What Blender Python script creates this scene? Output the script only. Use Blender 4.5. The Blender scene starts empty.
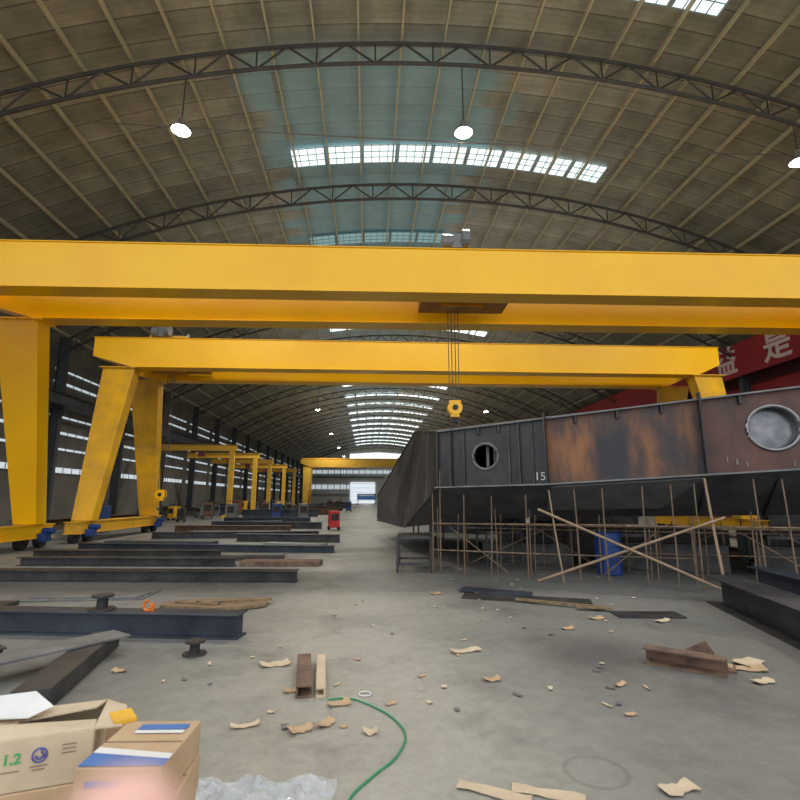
import bpy, math, random
from math import *
from mathutils import Vector, Matrix
from mathutils import noise as mn
random.seed(7)
scene=bpy.context.scene
COL=scene.collection

# ------------------------------------------------------------------ materials
def mat(name,c1,c2=None,scale=3.0,rough=0.6,metal=0.0,bump=0.0,detail=6,lo=0.35,hi=0.65,c3=None,emit=None,estr=0,bscale=None,alpha=1.0,stretch=(1,1,1),hi3=None):
    m=bpy.data.materials.new(name); m.use_nodes=True
    nt=m.node_tree; n=nt.nodes; l=nt.links
    b=n['Principled BSDF']
    b.inputs['Roughness'].default_value=rough; b.inputs['Metallic'].default_value=metal
    b.inputs['Base Color'].default_value=(*c1,1)
    b.inputs['Alpha'].default_value=alpha
    if c2 is not None:
        tc=n.new('ShaderNodeTexCoord'); mp=n.new('ShaderNodeMapping'); mp.inputs['Scale'].default_value=stretch
        l.new(tc.outputs['Object'],mp.inputs['Vector'])
        no=n.new('ShaderNodeTexNoise'); no.inputs['Scale'].default_value=scale; no.inputs['Detail'].default_value=detail
        no.inputs['Roughness'].default_value=0.6
        l.new(mp.outputs['Vector'],no.inputs['Vector'])
        r=n.new('ShaderNodeValToRGB'); r.color_ramp.elements[0].position=lo; r.color_ramp.elements[1].position=hi
        r.color_ramp.elements[0].color=(*c1,1); r.color_ramp.elements[1].color=(*c2,1)
        if c3 is not None:
            e=r.color_ramp.elements.new(hi3 or min(0.98,hi+0.08)); e.color=(*c3,1)
        l.new(no.outputs['Fac'],r.inputs['Fac']); l.new(r.outputs['Color'],b.inputs['Base Color'])
        if bump>0:
            n2=n.new('ShaderNodeTexNoise'); n2.inputs['Scale'].default_value=bscale or scale*6; n2.inputs['Detail'].default_value=4
            l.new(tc.outputs['Object'],n2.inputs['Vector'])
            bp=n.new('ShaderNodeBump'); bp.inputs['Strength'].default_value=bump; bp.inputs['Distance'].default_value=0.02
            l.new(n2.outputs['Fac'],bp.inputs['Height']); l.new(bp.outputs['Normal'],b.inputs['Normal'])
    if emit is not None:
        b.inputs['Emission Color'].default_value=(*emit,1); b.inputs['Emission Strength'].default_value=estr
    return m

YEL=mat('crane_yellow',(0.98,0.54,0.001),(0.92,0.47,0.001),0.5,rough=0.28,bump=0.02)
YEL2=mat('crane_yellow_dusty',(0.85,0.46,0.008),(0.60,0.33,0.03),1.2,rough=0.42,bump=0.03)
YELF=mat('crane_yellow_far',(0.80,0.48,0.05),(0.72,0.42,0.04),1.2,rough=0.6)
OCHRE=mat('greasy_orange_brown',(0.45,0.20,0.01),(0.30,0.12,0.01),2,rough=0.5)
STEEL=mat('dark_steel',(0.024,0.025,0.027),(0.070,0.067,0.065),2.5,rough=0.45,metal=0.3,bump=0.1)
STEELB=mat('blue_black_steel',(0.024,0.032,0.050),(0.058,0.070,0.092),2.0,rough=0.42,metal=0.3,bump=0.1)
GREYP=mat('grey_plate',(0.12,0.125,0.13),(0.20,0.20,0.195),2.5,rough=0.5,metal=0.2,bump=0.08)
RUSTY=mat('rusty_steel',(0.07,0.045,0.035),(0.20,0.12,0.075),6,rough=0.7,bump=0.15)
BLUE=mat('blue_paint',(0.010,0.040,0.17),(0.015,0.06,0.24),4,rough=0.4)
RED=mat('red_paint',(0.55,0.03,0.03),(0.42,0.02,0.02),4,rough=0.45)
DRED=mat('dusty_red_paint',(0.22,0.05,0.04),(0.15,0.035,0.03),4,rough=0.6)
BLACK=mat('black_rubber',(0.012,0.012,0.012),(0.03,0.03,0.03),5,rough=0.6)
ROPE=mat('wire_rope',(0.08,0.07,0.06),(0.14,0.12,0.10),30,rough=0.5,metal=0.5)
TRUSS=mat('truss_steel',(0.026,0.023,0.020),(0.045,0.038,0.032),2,rough=0.65)
PURL=mat('purlin_steel',(0.38,0.33,0.20),(0.28,0.245,0.15),1,rough=0.6)
COLM=mat('column_steel',(0.035,0.04,0.046),(0.065,0.07,0.075),1,rough=0.6)
BAMB=mat('bamboo',(0.11,0.072,0.043),(0.24,0.165,0.105),5,rough=0.7,bump=0.1)
BAMBL=mat('pale_bamboo',(0.28,0.19,0.11),(0.38,0.27,0.17),5,rough=0.7,bump=0.1)
CARD=mat('cardboard',(0.52,0.36,0.21),(0.43,0.29,0.165),6,rough=0.8,bump=0.05)
CARDW=mat('cardboard_pale',(0.60,0.49,0.34),(0.52,0.41,0.28),7,rough=0.8,bump=0.05)
WOOD=mat('weathered_wood',(0.28,0.19,0.10),(0.12,0.08,0.045),4,rough=0.8,bump=0.3,stretch=(1,6,1))
HOSE=mat('green_hose',(0.02,0.24,0.10),(0.03,0.30,0.13),10,rough=0.35)
WHITE=mat('white_paint',(0.72,0.72,0.70),(0.64,0.64,0.62),4,rough=0.5)
ORANGE=mat('orange_paint',(0.75,0.2,0.02),(0.6,0.14,0.02),4,rough=0.5)
INKB=mat('blue_ink',(0.05,0.14,0.38),(0.07,0.18,0.44),9,rough=0.7)
INKP=mat('purple_blue_ink',(0.08,0.08,0.30),(0.10,0.10,0.34),9,rough=0.7)
INKG=mat('green_ink',(0.05,0.34,0.10),(0.06,0.38,0.12),9,rough=0.7)
INKK=mat('brown_ink',(0.16,0.11,0.08),(0.2,0.14,0.1),9,rough=0.7)
PGLASS=mat('lamp_glow',(1,1,1),emit=(1.0,0.97,0.90),estr=40)
LAMPM=mat('lamp_metal',(0.35,0.35,0.34),(0.45,0.45,0.44),5,rough=0.3,metal=0.8)
MIRR=mat('bright_machined_steel',(0.10,0.11,0.12),(0.22,0.22,0.23),3,rough=0.25,metal=0.8)
RIM=mat('dark_rim_steel',(0.30,0.30,0.31),(0.18,0.18,0.18),3,rough=0.3,metal=0.85)
HBLK=mat('primer_black',(0.012,0.013,0.015),(0.036,0.034,0.033),2.2,rough=0.38,metal=0.2,bump=0.05,c3=(0.085,0.055,0.04),hi=0.64,hi3=.74)
HRUST=mat('heat_marked_rust',(0.024,0.026,0.034),(0.080,0.044,0.032),1.3,rough=0.5,metal=0.1,bump=0.08,lo=0.40,hi=0.52,c3=(0.26,0.105,0.038),hi3=0.68,detail=12,stretch=(1.3,1.3,0.45))
HRED=mat('red_brown_rust',(0.045,0.026,0.021),(0.12,0.050,0.036),1.6,rough=0.5,metal=0.1,bump=0.05,c3=(0.20,0.09,0.055),hi3=0.75,detail=10,stretch=(1,1,.6))
HUND=mat('hull_underside',(0.060,0.063,0.068),(0.125,0.125,0.13),1.8,rough=0.5,metal=0.2,bump=0.05)
HNOSE=mat('hull_nose_steel',(0.038,0.040,0.044),(0.095,0.098,0.102),1.0,rough=0.42,metal=0.2,bump=0.05,stretch=(1,2,0.5))
SKIN=mat('skin',(0.78,0.48,0.41),(0.74,0.43,0.36),40,rough=0.5)
SKIN.node_tree.nodes['Principled BSDF'].inputs['Subsurface Weight'].default_value=0.1
SKIN.node_tree.nodes['Principled BSDF'].inputs['Subsurface Scale'].default_value=0.004
WINE=mat('window_daylight',(0.5,0.55,0.55),emit=(0.80,0.97,1.0),estr=1.1)
WINFAR=mat('window_daylight_bright',(0.5,0.55,0.55),emit=(0.92,0.98,1.0),estr=1.8)
WINT=mat('teal_translucent_sheet',(0.2,0.3,0.32),emit=(0.25,0.48,0.52),estr=0.4)
WINS=mat('side_window_daylight',(0.5,0.55,0.6),emit=(0.82,0.93,1.0),estr=0.55)
WINR=mat('clerestory_daylight',(0.5,0.55,0.6),emit=(0.9,0.96,1.0),estr=1.3)
WINF=mat('window_frame_grey',(0.20,0.25,0.26),(0.16,0.20,0.21),3,rough=0.5)
MAROON=mat('maroon_cladding',(0.11,0.024,0.022),(0.08,0.02,0.018),1.0,rough=0.7)
BANNER=mat('banner_red',(0.38,0.022,0.025),(0.31,0.018,0.02),1.0,rough=0.6)
GLYPH=mat('banner_glyph_pink_white',(0.80,0.64,0.60),(0.75,0.60,0.56),3,rough=0.6)
CEM=mat('wall_dark_panel',(0.10,0.095,0.08),(0.18,0.168,0.145),0.35,rough=0.8)
ENDW=mat('end_wall_panel',(0.62,0.62,0.60),(0.74,0.74,0.70),0.2,rough=0.8)

# ------------------------------------------------------------------ builder
WL={}
class B:
    def __init__(s): s.v=[];s.f=[];s.m=[]
    def poly(s,vs,fs,m=0):
        o=len(s.v); s.v+= [Vector(v) for v in vs]; s.f+=[[i+o for i in f] for f in fs]; s.m+=[m]*len(fs)
    def box(s,c,d,rz=0,m=0,rx=0,ry=0):
        M=Matrix.Translation(c)@Matrix.Rotation(rz,4,'Z')@Matrix.Rotation(ry,4,'Y')@Matrix.Rotation(rx,4,'X')
        vs=[M@Vector((x*d[0]/2,y*d[1]/2,z*d[2]/2)) for x in(-1,1) for y in(-1,1) for z in(-1,1)]
        s.poly(vs,[(0,1,3,2),(4,6,7,5),(0,4,5,1),(2,3,7,6),(0,2,6,4),(1,5,7,3)],m)
    def frame(s,p1,p2,up=Vector((0,0,1))):
        d=(Vector(p2)-Vector(p1)).normalized()
        if abs(d.dot(up))>0.98: up=Vector((0,1,0))
        a=d.cross(up).normalized(); b=a.cross(d).normalized(); return d,a,b
    def prism(s,prof,p1,p2,m=0,up=Vector((0,0,1)),caps=True):
        d,a,b=s.frame(p1,p2,up); n=len(prof)
        vs=[Vector(p1)+a*q[0]+b*q[1] for q in prof]+[Vector(p2)+a*q[0]+b*q[1] for q in prof]
        fs=[(i,(i+1)%n,(i+1)%n+n,i+n) for i in range(n)]
        if caps: fs+=[tuple(range(n-1,-1,-1)),tuple(range(n,2*n))]
        s.poly(vs,fs,m)
    def bar(s,p1,p2,w,h,m=0): s.prism([(-w/2,-h/2),(w/2,-h/2),(w/2,h/2),(-w/2,h/2)],p1,p2,m)
    def cyl(s,p1,p2,r,r2=None,n=12,m=0,caps=True):
        r2=r if r2 is None else r2
        d,a,b=s.frame(p1,p2)
        vs=[Vector(p1)+a*r*cos(2*pi*i/n)+b*r*sin(2*pi*i/n) for i in range(n)]+[Vector(p2)+a*r2*cos(2*pi*i/n)+b*r2*sin(2*pi*i/n) for i in range(n)]
        fs=[(i,(i+1)%n,(i+1)%n+n,i+n) for i in range(n)]
        if caps: fs+=[tuple(range(n-1,-1,-1)),tuple(range(n,2*n))]
        s.poly(vs,fs,m)
    def tube(s,pts,r,n=8,m=0,taper=None):
        pts=[Vector(p) for p in pts]; rings=[]
        for i,p in enumerate(pts):
            q1=pts[max(0,i-1)];q2=pts[min(len(pts)-1,i+1)]
            d,a,b=s.frame(q1,q2)
            rr=r*(taper[i] if taper else 1)
            rings.append([p+a*rr*cos(2*pi*k/n)+b*rr*sin(2*pi*k/n) for k in range(n)])
        vs=[v for R in rings for v in R]; fs=[]
        for i in range(len(pts)-1):
            for k in range(n): fs.append((i*n+k,i*n+(k+1)%n,(i+1)*n+(k+1)%n,(i+1)*n+k))
        fs.append(tuple(range(n-1,-1,-1))); fs.append(tuple((len(pts)-1)*n+k for k in range(n)))
        s.poly(vs,fs,m)
    def torus(s,c,R,r,axis=(0,1,0),n=28,k=8,m=0,arc=1.0,a0=0):
        ax=Vector(axis).normalized(); t=Vector((0,0,1)) if abs(ax.z)<0.9 else Vector((1,0,0))
        u=ax.cross(t).normalized(); w=ax.cross(u)
        pts=[Vector(c)+u*R*cos(a0+arc*2*pi*i/n)+w*R*sin(a0+arc*2*pi*i/n) for i in range(n+1)]
        s.tube(pts,r,k,m)
    def ibeam(s,p1,p2,h=.3,w=.25,t=.02,m=0):
        p1=Vector(p1)+Vector((0,0,h/2));p2=Vector(p2)+Vector((0,0,h/2))
        H=h/2;W=w/2;T=t/2
        s.prism([(-W,-H),(W,-H),(W,-H+t),(T,-H+t),(T,H-t),(W,H-t),(W,H),(-W,H),(-W,H-t),(-T,H-t),(-T,-H+t),(-W,-H+t)],p1,p2,m)
    def channel(s,p1,p2,h=.2,w=.15,t=.02,m=0,flip=1):
        pr=[(0,0),(w,0),(w,t),(t,t),(t,h-t),(w,h-t),(w,h),(0,h)]
        pr=[((q[0]-w/2)*flip,q[1]) for q in pr]
        s.prism(pr,p1,p2,m)
    def finish(s,name,mats,parent=None,smooth=False,bevel=0.0,origin=None):
        if not isinstance(mats,(list,tuple)): mats=[mats]
        if parent is not None: org=WL[parent.name]
        elif origin is not None: org=Vector(origin)
        else:
            mn_=Vector((min(v.x for v in s.v),min(v.y for v in s.v),min(v.z for v in s.v)))
            mx=Vector((max(v.x for v in s.v),max(v.y for v in s.v),max(v.z for v in s.v)))
            org=Vector(((mn_.x+mx.x)/2,(mn_.y+mx.y)/2,mn_.z))
        me=bpy.data.meshes.new(name)
        me.from_pydata([v-org for v in s.v],[],s.f)
        for m in mats: me.materials.append(m)
        for p,i in zip(me.polygons,s.m): p.material_index=i; p.use_smooth=smooth
        me.update()
        o=bpy.data.objects.new(name,me); COL.objects.link(o)
        if parent is not None: o.parent=parent
        else: o.location=org
        WL[o.name]=org
        if bevel>0:
            md=o.modifiers.new('bevel','BEVEL'); md.width=bevel; md.segments=2; md.limit_method='ANGLE'
        if smooth:
            md=o.modifiers.new('es','EDGE_SPLIT'); md.split_angle=radians(40)
        return o
def L(o,label,cat,group=None,kind=None):
    o['label']=label; o['category']=cat
    if group:o['group']=group
    if kind:o['kind']=kind
    return o
def thing(name,loc,label,cat,group=None):
    e=bpy.data.objects.new(name,None); e.empty_display_size=0.3; e.location=loc; COL.objects.link(e); WL[e.name]=Vector(loc)
    return L(e,label,cat,group)
def struct(o,label,cat='room'):
    o['kind']='structure'; o['label']=label; o['category']=cat; return o
def clone(root,delta=(0,0,0),rz=None):
    def rec(o,par):
        c=o.copy(); COL.objects.link(c)
        if par is not None: c.parent=par; c.matrix_parent_inverse=o.matrix_parent_inverse.copy()
        for ch in list(o.children): rec(ch,c)
        return c
    c=rec(root,None); c.location=root.location+Vector(delta)
    if rz is not None: c.rotation_euler[2]=rz
    WL[c.name]=c.location.copy()
    return c
def text(body,mtx,size,material,name,parent,extr=0.002,bold=0.0):
    cu=bpy.data.curves.new('lettering','FONT'); cu.body=body; cu.size=size; cu.extrude=extr; cu.offset=bold
    cu.align_x='CENTER'; cu.align_y='CENTER'
    t=bpy.data.objects.new('tmp',cu); COL.objects.link(t)
    bpy.context.view_layer.update()
    dg=bpy.context.evaluated_depsgraph_get()
    me=bpy.data.meshes.new_from_object(t.evaluated_get(dg))
    bpy.data.objects.remove(t)
    me.transform(Matrix.Translation(-WL[parent.name])@mtx)
    me.materials.clear(); me.materials.append(material)
    o=bpy.data.objects.new(name,me); COL.objects.link(o); o.parent=parent; WL[o.name]=WL[parent.name]
    return o
def basis(o,x,y,z):
    M=Matrix((Vector(x).normalized(),Vector(y).normalized(),Vector(z).normalized())).transposed().to_4x4()
    return Matrix.Translation(o)@M

# ------------------------------------------------------------------ hall shell
XC=3.2; R=42.0
def az(x,top,r=R): return top-(R-sqrt(R*R-(x-XC)**2))
XL,XR=-19.4,25.6
Y0,Y1=5.0,158.0
fm=bpy.data.materials.new('concrete_floor'); fm.use_nodes=True
nt=fm.node_tree;n=nt.nodes;l=nt.links;b=n['Principled BSDF']
tc=n.new('ShaderNodeTexCoord')
def noise(sc,de=6,ro=.6,vec=None):
    k=n.new('ShaderNodeTexNoise');k.inputs['Scale'].default_value=sc;k.inputs['Detail'].default_value=de;k.inputs['Roughness'].default_value=ro
    l.new(vec or tc.outputs['Object'],k.inputs['Vector']);return k
def ramp(src,stops):
    r=n.new('ShaderNodeValToRGB'); cr=r.color_ramp
    cr.elements[0].position=stops[0][0];cr.elements[0].color=(*stops[0][1],1)
    cr.elements[1].position=stops[-1][0];cr.elements[1].color=(*stops[-1][1],1)
    for p,c in stops[1:-1]:
        e=cr.elements.new(p);e.color=(*c,1)
    l.new(src,r.inputs['Fac']);return r
def mul(a,bb,fac=1.0,mode='MULTIPLY'):
    k=n.new('ShaderNodeMix');k.data_type='RGBA';k.blend_type=mode;k.inputs['Factor'].default_value=fac
    l.new(a,k.inputs[6]);l.new(bb,k.inputs[7]);return k.outputs[2]
def math_(op,a,bv,clamp=False):
    k=n.new('ShaderNodeMath');k.operation=op;k.use_clamp=clamp
    for i,x in enumerate((a,bv)):
        if x is None: continue
        if isinstance(x,(int,float)): k.inputs[i].default_value=x
        else: l.new(x,k.inputs[i])
    return k.outputs[0]
base=ramp(noise(0.30,8).outputs['Fac'],[(0.3,(0.160,0.159,0.142)),(0.5,(0.205,0.202,0.182)),(0.72,(0.25,0.245,0.222))])
fine=ramp(noise(7,12,.8).outputs['Fac'],[(0.35,(0.80,0.80,0.80)),(0.65,(1.10,1.10,1.10))])
c=mul(base.outputs['Color'],fine.outputs['Color'])
stain=ramp(noise(0.8,9,.7).outputs['Fac'],[(0.34,(0.48,0.48,0.49)),(0.48,(1,1,1))])
c=mul(c,stain.outputs['Color'],0.6)
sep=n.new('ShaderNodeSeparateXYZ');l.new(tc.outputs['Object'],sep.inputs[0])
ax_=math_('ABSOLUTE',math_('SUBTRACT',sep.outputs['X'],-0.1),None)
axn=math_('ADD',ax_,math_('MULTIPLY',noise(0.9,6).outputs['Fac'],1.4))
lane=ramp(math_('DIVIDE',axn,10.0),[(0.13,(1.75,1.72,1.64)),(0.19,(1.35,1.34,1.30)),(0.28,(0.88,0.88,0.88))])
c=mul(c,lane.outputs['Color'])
def dist(px,py):
    a=math_('POWER',math_('SUBTRACT',sep.outputs['X'],px),2.0);bq=math_('POWER',math_('SUBTRACT',sep.outputs['Y'],py),2.0)
    return math_('SQRT',math_('ADD',a,bq),None)
ring=ramp(dist(1.38,3.27),[(0.155,(1,1,1)),(0.172,(0.55,0.55,0.55)),(0.182,(0.5,0.5,0.5)),(0.20,(1,1,1))])
c=mul(c,ring.outputs['Color'],0.5)
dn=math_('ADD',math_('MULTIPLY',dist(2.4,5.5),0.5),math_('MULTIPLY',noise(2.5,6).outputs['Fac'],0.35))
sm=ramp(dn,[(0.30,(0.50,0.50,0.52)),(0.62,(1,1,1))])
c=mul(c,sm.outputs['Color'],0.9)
l.new(c,b.inputs['Base Color'])
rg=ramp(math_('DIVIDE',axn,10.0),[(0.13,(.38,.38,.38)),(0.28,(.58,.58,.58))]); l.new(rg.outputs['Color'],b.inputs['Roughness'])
bp=n.new('ShaderNodeBump');bp.inputs['Strength'].default_value=0.10;bp.inputs['Distance'].default_value=0.01
l.new(noise(14,6).outputs['Fac'],bp.inputs['Height']);l.new(bp.outputs['Normal'],b.inputs['Normal'])
F=B(); F.poly([(-45,-25,0),(50,-25,0),(50,160,0),(-45,160,0)],[(0,1,2,3)])
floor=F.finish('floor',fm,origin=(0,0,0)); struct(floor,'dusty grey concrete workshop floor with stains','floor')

# ceiling
cm=bpy.data.materials.new('roof_sheeting'); cm.use_nodes=True
nt=cm.node_tree;n=nt.nodes;l=nt.links;b=n['Principled BSDF'];tc=n.new('ShaderNodeTexCoord')
sep=n.new('ShaderNodeSeparateXYZ');l.new(tc.outputs['Object'],sep.inputs[0])
sheet=ramp(noise(0.12,5).outputs['Fac'],[(0.3,(0.155,0.148,0.108)),(0.7,(0.25,0.238,0.182))])
sn=n.new('ShaderNodeVectorMath');sn.operation='SNAP';sn.inputs[1].default_value=(5.7,0.9,50);l.new(tc.outputs['Object'],sn.inputs[0])
wn=n.new('ShaderNodeTexWhiteNoise');l.new(sn.outputs[0],wn.inputs['Vector'])
var=ramp(wn.outputs['Value'],[(0,(0.78,0.78,0.78)),(1,(1.12,1.12,1.12))])
c=mul(sheet.outputs['Color'],var.outputs['Color'])
grime=ramp(noise(0.7,8,.7).outputs['Fac'],[(0.3,(0.70,0.69,0.66)),(0.6,(1.05,1.05,1.05))])
c=mul(c,grime.outputs['Color'])
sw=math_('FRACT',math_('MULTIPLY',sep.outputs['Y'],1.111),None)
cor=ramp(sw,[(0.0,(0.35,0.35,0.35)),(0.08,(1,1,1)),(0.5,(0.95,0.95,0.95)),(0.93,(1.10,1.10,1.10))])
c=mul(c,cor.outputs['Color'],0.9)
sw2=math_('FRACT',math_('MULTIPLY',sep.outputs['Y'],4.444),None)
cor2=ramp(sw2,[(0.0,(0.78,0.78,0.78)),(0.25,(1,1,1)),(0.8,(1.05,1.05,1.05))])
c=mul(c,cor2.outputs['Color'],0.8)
sn2=n.new('ShaderNodeVectorMath');sn2.operation='SNAP';sn2.inputs[1].default_value=(1.9,0.9,50);l.new(tc.outputs['Object'],sn2.inputs[0])
wn2=n.new('ShaderNodeTexWhiteNoise');l.new(sn2.outputs[0],wn2.inputs['Vector'])
dx=math_('DIVIDE',math_('ABSOLUTE',math_('SUBTRACT',sep.outputs['X'],0.4),None),6.6)
dd=math_('ADD',dx,math_('MULTIPLY',wn2.outputs['Value'],0.3))
teal=ramp(dd,[(0.80,(1,1,1)),(0.92,(0,0,0))])
yr_=ramp(math_('DIVIDE',sep.outputs['Y'],100.0),[(0.145,(.05,.05,.05)),(0.16,(.85,.85,.85)),(0.30,(.8,.8,.8)),(0.33,(.45,.45,.45))])
tf=mul(teal.outputs['Color'],yr_.outputs['Color'])
tcx=n.new('ShaderNodeMix');tcx.data_type='RGBA'
l.new(tf,tcx.inputs['Factor']);l.new(c,tcx.inputs[6]);tcx.inputs[7].default_value=(0.15,0.28,0.32,1)
l.new(mul(tcx.outputs[2],mul(cor.outputs['Color'],grime.outputs['Color']),0.5),b.inputs['Base Color']);b.inputs['Roughness'].default_value=0.5
C=B(); NS=56
for i in range(NS):
    x1=XL+(XR-XL)*i/NS;x2=XL+(XR-XL)*(i+1)/NS
    C.poly([(x1,Y0,az(x1,17.75)),(x2,Y0,az(x2,17.75)),(x2,Y1,az(x2,17.75)),(x1,Y1,az(x1,17.75))],[(0,1,2,3)])
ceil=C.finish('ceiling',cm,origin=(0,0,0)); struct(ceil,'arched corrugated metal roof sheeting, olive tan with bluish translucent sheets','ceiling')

def wallx(name,x,lab,m,ztop):
    w=B(); w.box((x,(Y0+Y1)/2,ztop/2),(0.2,Y1-Y0,ztop)); o=w.finish(name,m,origin=(x,(Y0+Y1)/2,0)); struct(o,lab,'wall'); return o
wallx('wall_left',XL-.1,'grey-brown side wall behind steel columns',CEM,az(XL,17.75))
wallx('wall_right',XR+.1,'dark maroon cladding side wall',MAROON,az(XR,17.75))
w=B(); 
xs=[XL+(XR-XL)*i/24 for i in range(25)]
for i in range(24):
    a,bq=xs[i],xs[i+1]
    w.poly([(a,Y1,0),(bq,Y1,0),(bq,Y1,az(bq,17.75)),(a,Y1,az(a,17.75))],[(0,1,2,3)])
o=w.finish('wall_back',ENDW,origin=(XC,Y1,0)); struct(o,'pale end gable wall with doors and glazing','wall')

wi=0
def window(build,lab,mats=None):
    global wi
    wi+=1
    o=build.finish('window_%d'%wi,mats or [WINE,WINF,WINS]); struct(o,lab,'window'); return o
def rooflight(y,i0,i1,mats,lab,fine=True,hw=.62):
    w=B(); z=17.62
    for i in range(i0,i1):
        xa=-3.7+i*1.656; xb=xa+1.53
        w.poly([(xa,y-hw,az(xa,z)),(xb,y-hw,az(xb,z)),(xb,y+hw,az(xb,z)),(xa,y+hw,az(xa,z))],[(0,1,2,3)],0)
        for q in ((0.0,0.25,0.5,0.75,1.0) if fine else (0,1)):
            xx=xa+(xb-xa)*q; wd=.06 if q in(0,1) else .03
            w.bar((xx,y-hw-.02,az(xx,z)-.03),(xx,y+hw+.02,az(xx,z)-.03),wd,.03,1)
        for yy in ((-.62,-.2,.2,.62) if fine else (-hw,hw)):
            w.bar((xa,y+yy,az(xa,z)-.035),(xb,y+yy,az(xb,z)-.035),.04 if abs(yy)>.5 else .03,.02,1)
    window(w,lab,mats)
rooflight(12.15,6,9,[WINE,WINF],'short curved rooflight strip glowing with daylight')
rooflight(20.88,0,9,[WINE,WINF],'nine-pane curved rooflight strip glowing with daylight')
rooflight(28.6,0,5,[WINT,WINF],'faint teal translucent rooflight strip')
y=36.9
while y<154:
    rooflight(y,0,9,[WINFAR,WINF],'nine-pane curved rooflight strip glowing with daylight',False,.6+.004*(y-36)); y+=7.98
yy=6.7
while yy<150:
    w=B(); xw=XL+.06
    for (zc,h) in ((3.3,.35),(4.6,.16),(5.6,.2),(6.6,.16),(7.9,.16),(8.7,.2),(9.5,.16)):
        w.box((xw,yy+4,zc),(.04,6.8,h),m=2)
        for q in range(8): w.box((xw+.03,yy+.7+q*.95,zc),(.03,.05,h),m=1)
        w.box((xw+.03,yy+4,zc-h/2),(.05,6.9,.05),m=1)
    window(w,'rows of narrow louvre windows in the side wall'); yy+=8
yy=22.7
while yy<150:
    w=B()
    w.box((XR-.04,yy+4,11.75),(.05,7.0,.7),m=0)
    for q in range(9): w.box((XR-.09,yy+.6+q*.85,11.75),(.04,.06,.7),m=1)
    window(w,'bright clerestory strip window under the eave',[WINR,WINF]); yy+=8
w=B()
for i in range(14):
    xa=-5+i*1.25
    w.box((xa,Y1-.15,14.2),(1.05,.06,3.0-abs(i-6.5)*.16),m=0)
window(w,'arched glazing at the top of the gable wall',[WINR,WINF])
for zr,wd_ in ((5.0,1.3),(9.6,1.0)):
    w=B()
    for i in range(16 if zr>8 else 9):
        w.box((-17+i*1.9,Y1-.15,zr),(1.5,.06,wd_),m=2)
        w.box((-17+i*1.9,Y1-.2,zr),(.1,.06,wd_),m=1)
    window(w,'row of square panes in the gable wall')
d=B(); d.box((-1.5,Y1-.2,3.2),(7.6,.1,6.4),m=0)
for q in range(5): d.box((-1.5,Y1-.28,.8+q*1.3),(7.6,.06,.07),m=1)
DM=mat('shutter_self_glow',(0.75,0.82,0.85),emit=(0.85,0.92,1.0),estr=0.8)  # brightness put into the shutter material as emission, not a lamp
d=d.finish('door_1',[DM,WINF]); struct(d,'tall pale self-glowing roller shutter door in gable wall','door')
for k_,(zt_,hh_) in enumerate(((8.0,.5),(11.4,.4),(2.6,.25))):
    t=B(); t.box((-7 if k_<2 else -12,Y1-.3,zt_),(24 if k_<2 else 13,.3,hh_)); t=t.finish('trim_%d'%(k_+3),WINF); struct(t,'grey horizontal girt across gable wall','trim')
e=thing('wall_sign',(-.4,120,0),'small blue and white notice board on posts near the doorway','sign')
g=B(); g.box((-.2,120,1.9),(4.4,.1,1.4)); g.finish('sign_board',mat('sign_blue',(.05,.16,.5),(.06,.2,.55),3),e)
g=B(); g.box((-.2,119.9,2.2),(3.6,.05,.3)); g.finish('sign_stripe',WHITE,e)
for x in (-2.2,1.8):
    g=B(); g.cyl((x,120,0),(x,120,1.3),.08,n=8); g.finish('sign_post',STEEL,e)

# columns
cb=B(); H=11.3
cb.prism([(-.15,-.28),(.15,-.28),(.15,-.25),(.012,-.25),(.012,.25),(.15,.25),(.15,.28),(-.15,.28),(-.15,.25),(-.012,.25),(-.012,-.25),(-.15,-.25)],(-18.6,22.7,0.03),(-18.6,22.7,H),up=Vector((1,0,0)))
cb.box((-18.6,22.7,.02),(.7,.6,.04)); cb.box((-18.6,22.7,6.9),(.5,.5,.08)); cb.box((-18.3,22.7,6.6),(.5,.25,.3))
col=cb.finish('steel_column',COLM); L(col,'dark grey H-section steel column beside the side wall','column','side wall columns')
for i in range(-1,17):
    if i==0: continue
    clone(col,(0,8*i,0))
for i in range(-1,17):
    clone(col,(43.4,8*i,0))
for x in (-18.0,24.3):
    r_=B(); r_.ibeam((x,Y0+1,6.95),(x,Y1-1,6.95),.7,.35,.03); r_=r_.finish('runway_beam',COLM); L(r_,'long dark steel runway beam carried by the side columns','beam','runway beams')

# trusses
def arcpts(top,n=44,x0=XL+.4,x1=XR-.4): return [(x0+(x1-x0)*i/n,az(x0+(x1-x0)*i/n,top)) for i in range(n+1)]
def make_truss(y):
    e=thing('roof_truss',(XC,y,11.0),'dark arched lattice roof truss spanning the hall','truss','arched roof trusses')
    tp=arcpts(17.22);bt=arcpts(16.42)
    a=B(); a.tube([(x,y,z) for x,z in tp],.07,6); a.finish('top_chord',TRUSS,e)
    a=B(); a.tube([(x,y,z) for x,z in bt],.07,6); a.finish('bottom_chord',TRUSS,e)
    a=B()
    for i in range(44):
        if i%2==0: p,q=(tp[i],bt[i+1])
        else: p,q=(bt[i],tp[i+1])
        a.cyl((p[0],y,p[1]),(q[0],y,q[1]),.038,n=5,caps=False)
        if i%2==1: a.cyl((bt[i][0],y,bt[i][1]),(tp[i][0],y,tp[i][1]),.03,n=5,caps=False)
    a.finish('web_lattice',TRUSS,e)
    return e
tr=make_truss(14.7)
for i in range(-1,18):
    if i!=0: clone(tr,(0,8*i,0))
s=XL+.9
while s<XR-.5:
    p=B(); z=az(s,17.45); p.bar((s,Y0,z),(s,Y1-.3,z),.06,.18); o=p.finish('roof_purlin',PURL); L(o,'long pale steel roof purlin running the length of the hall','purlin','roof purlins'); s+=1.5
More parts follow.
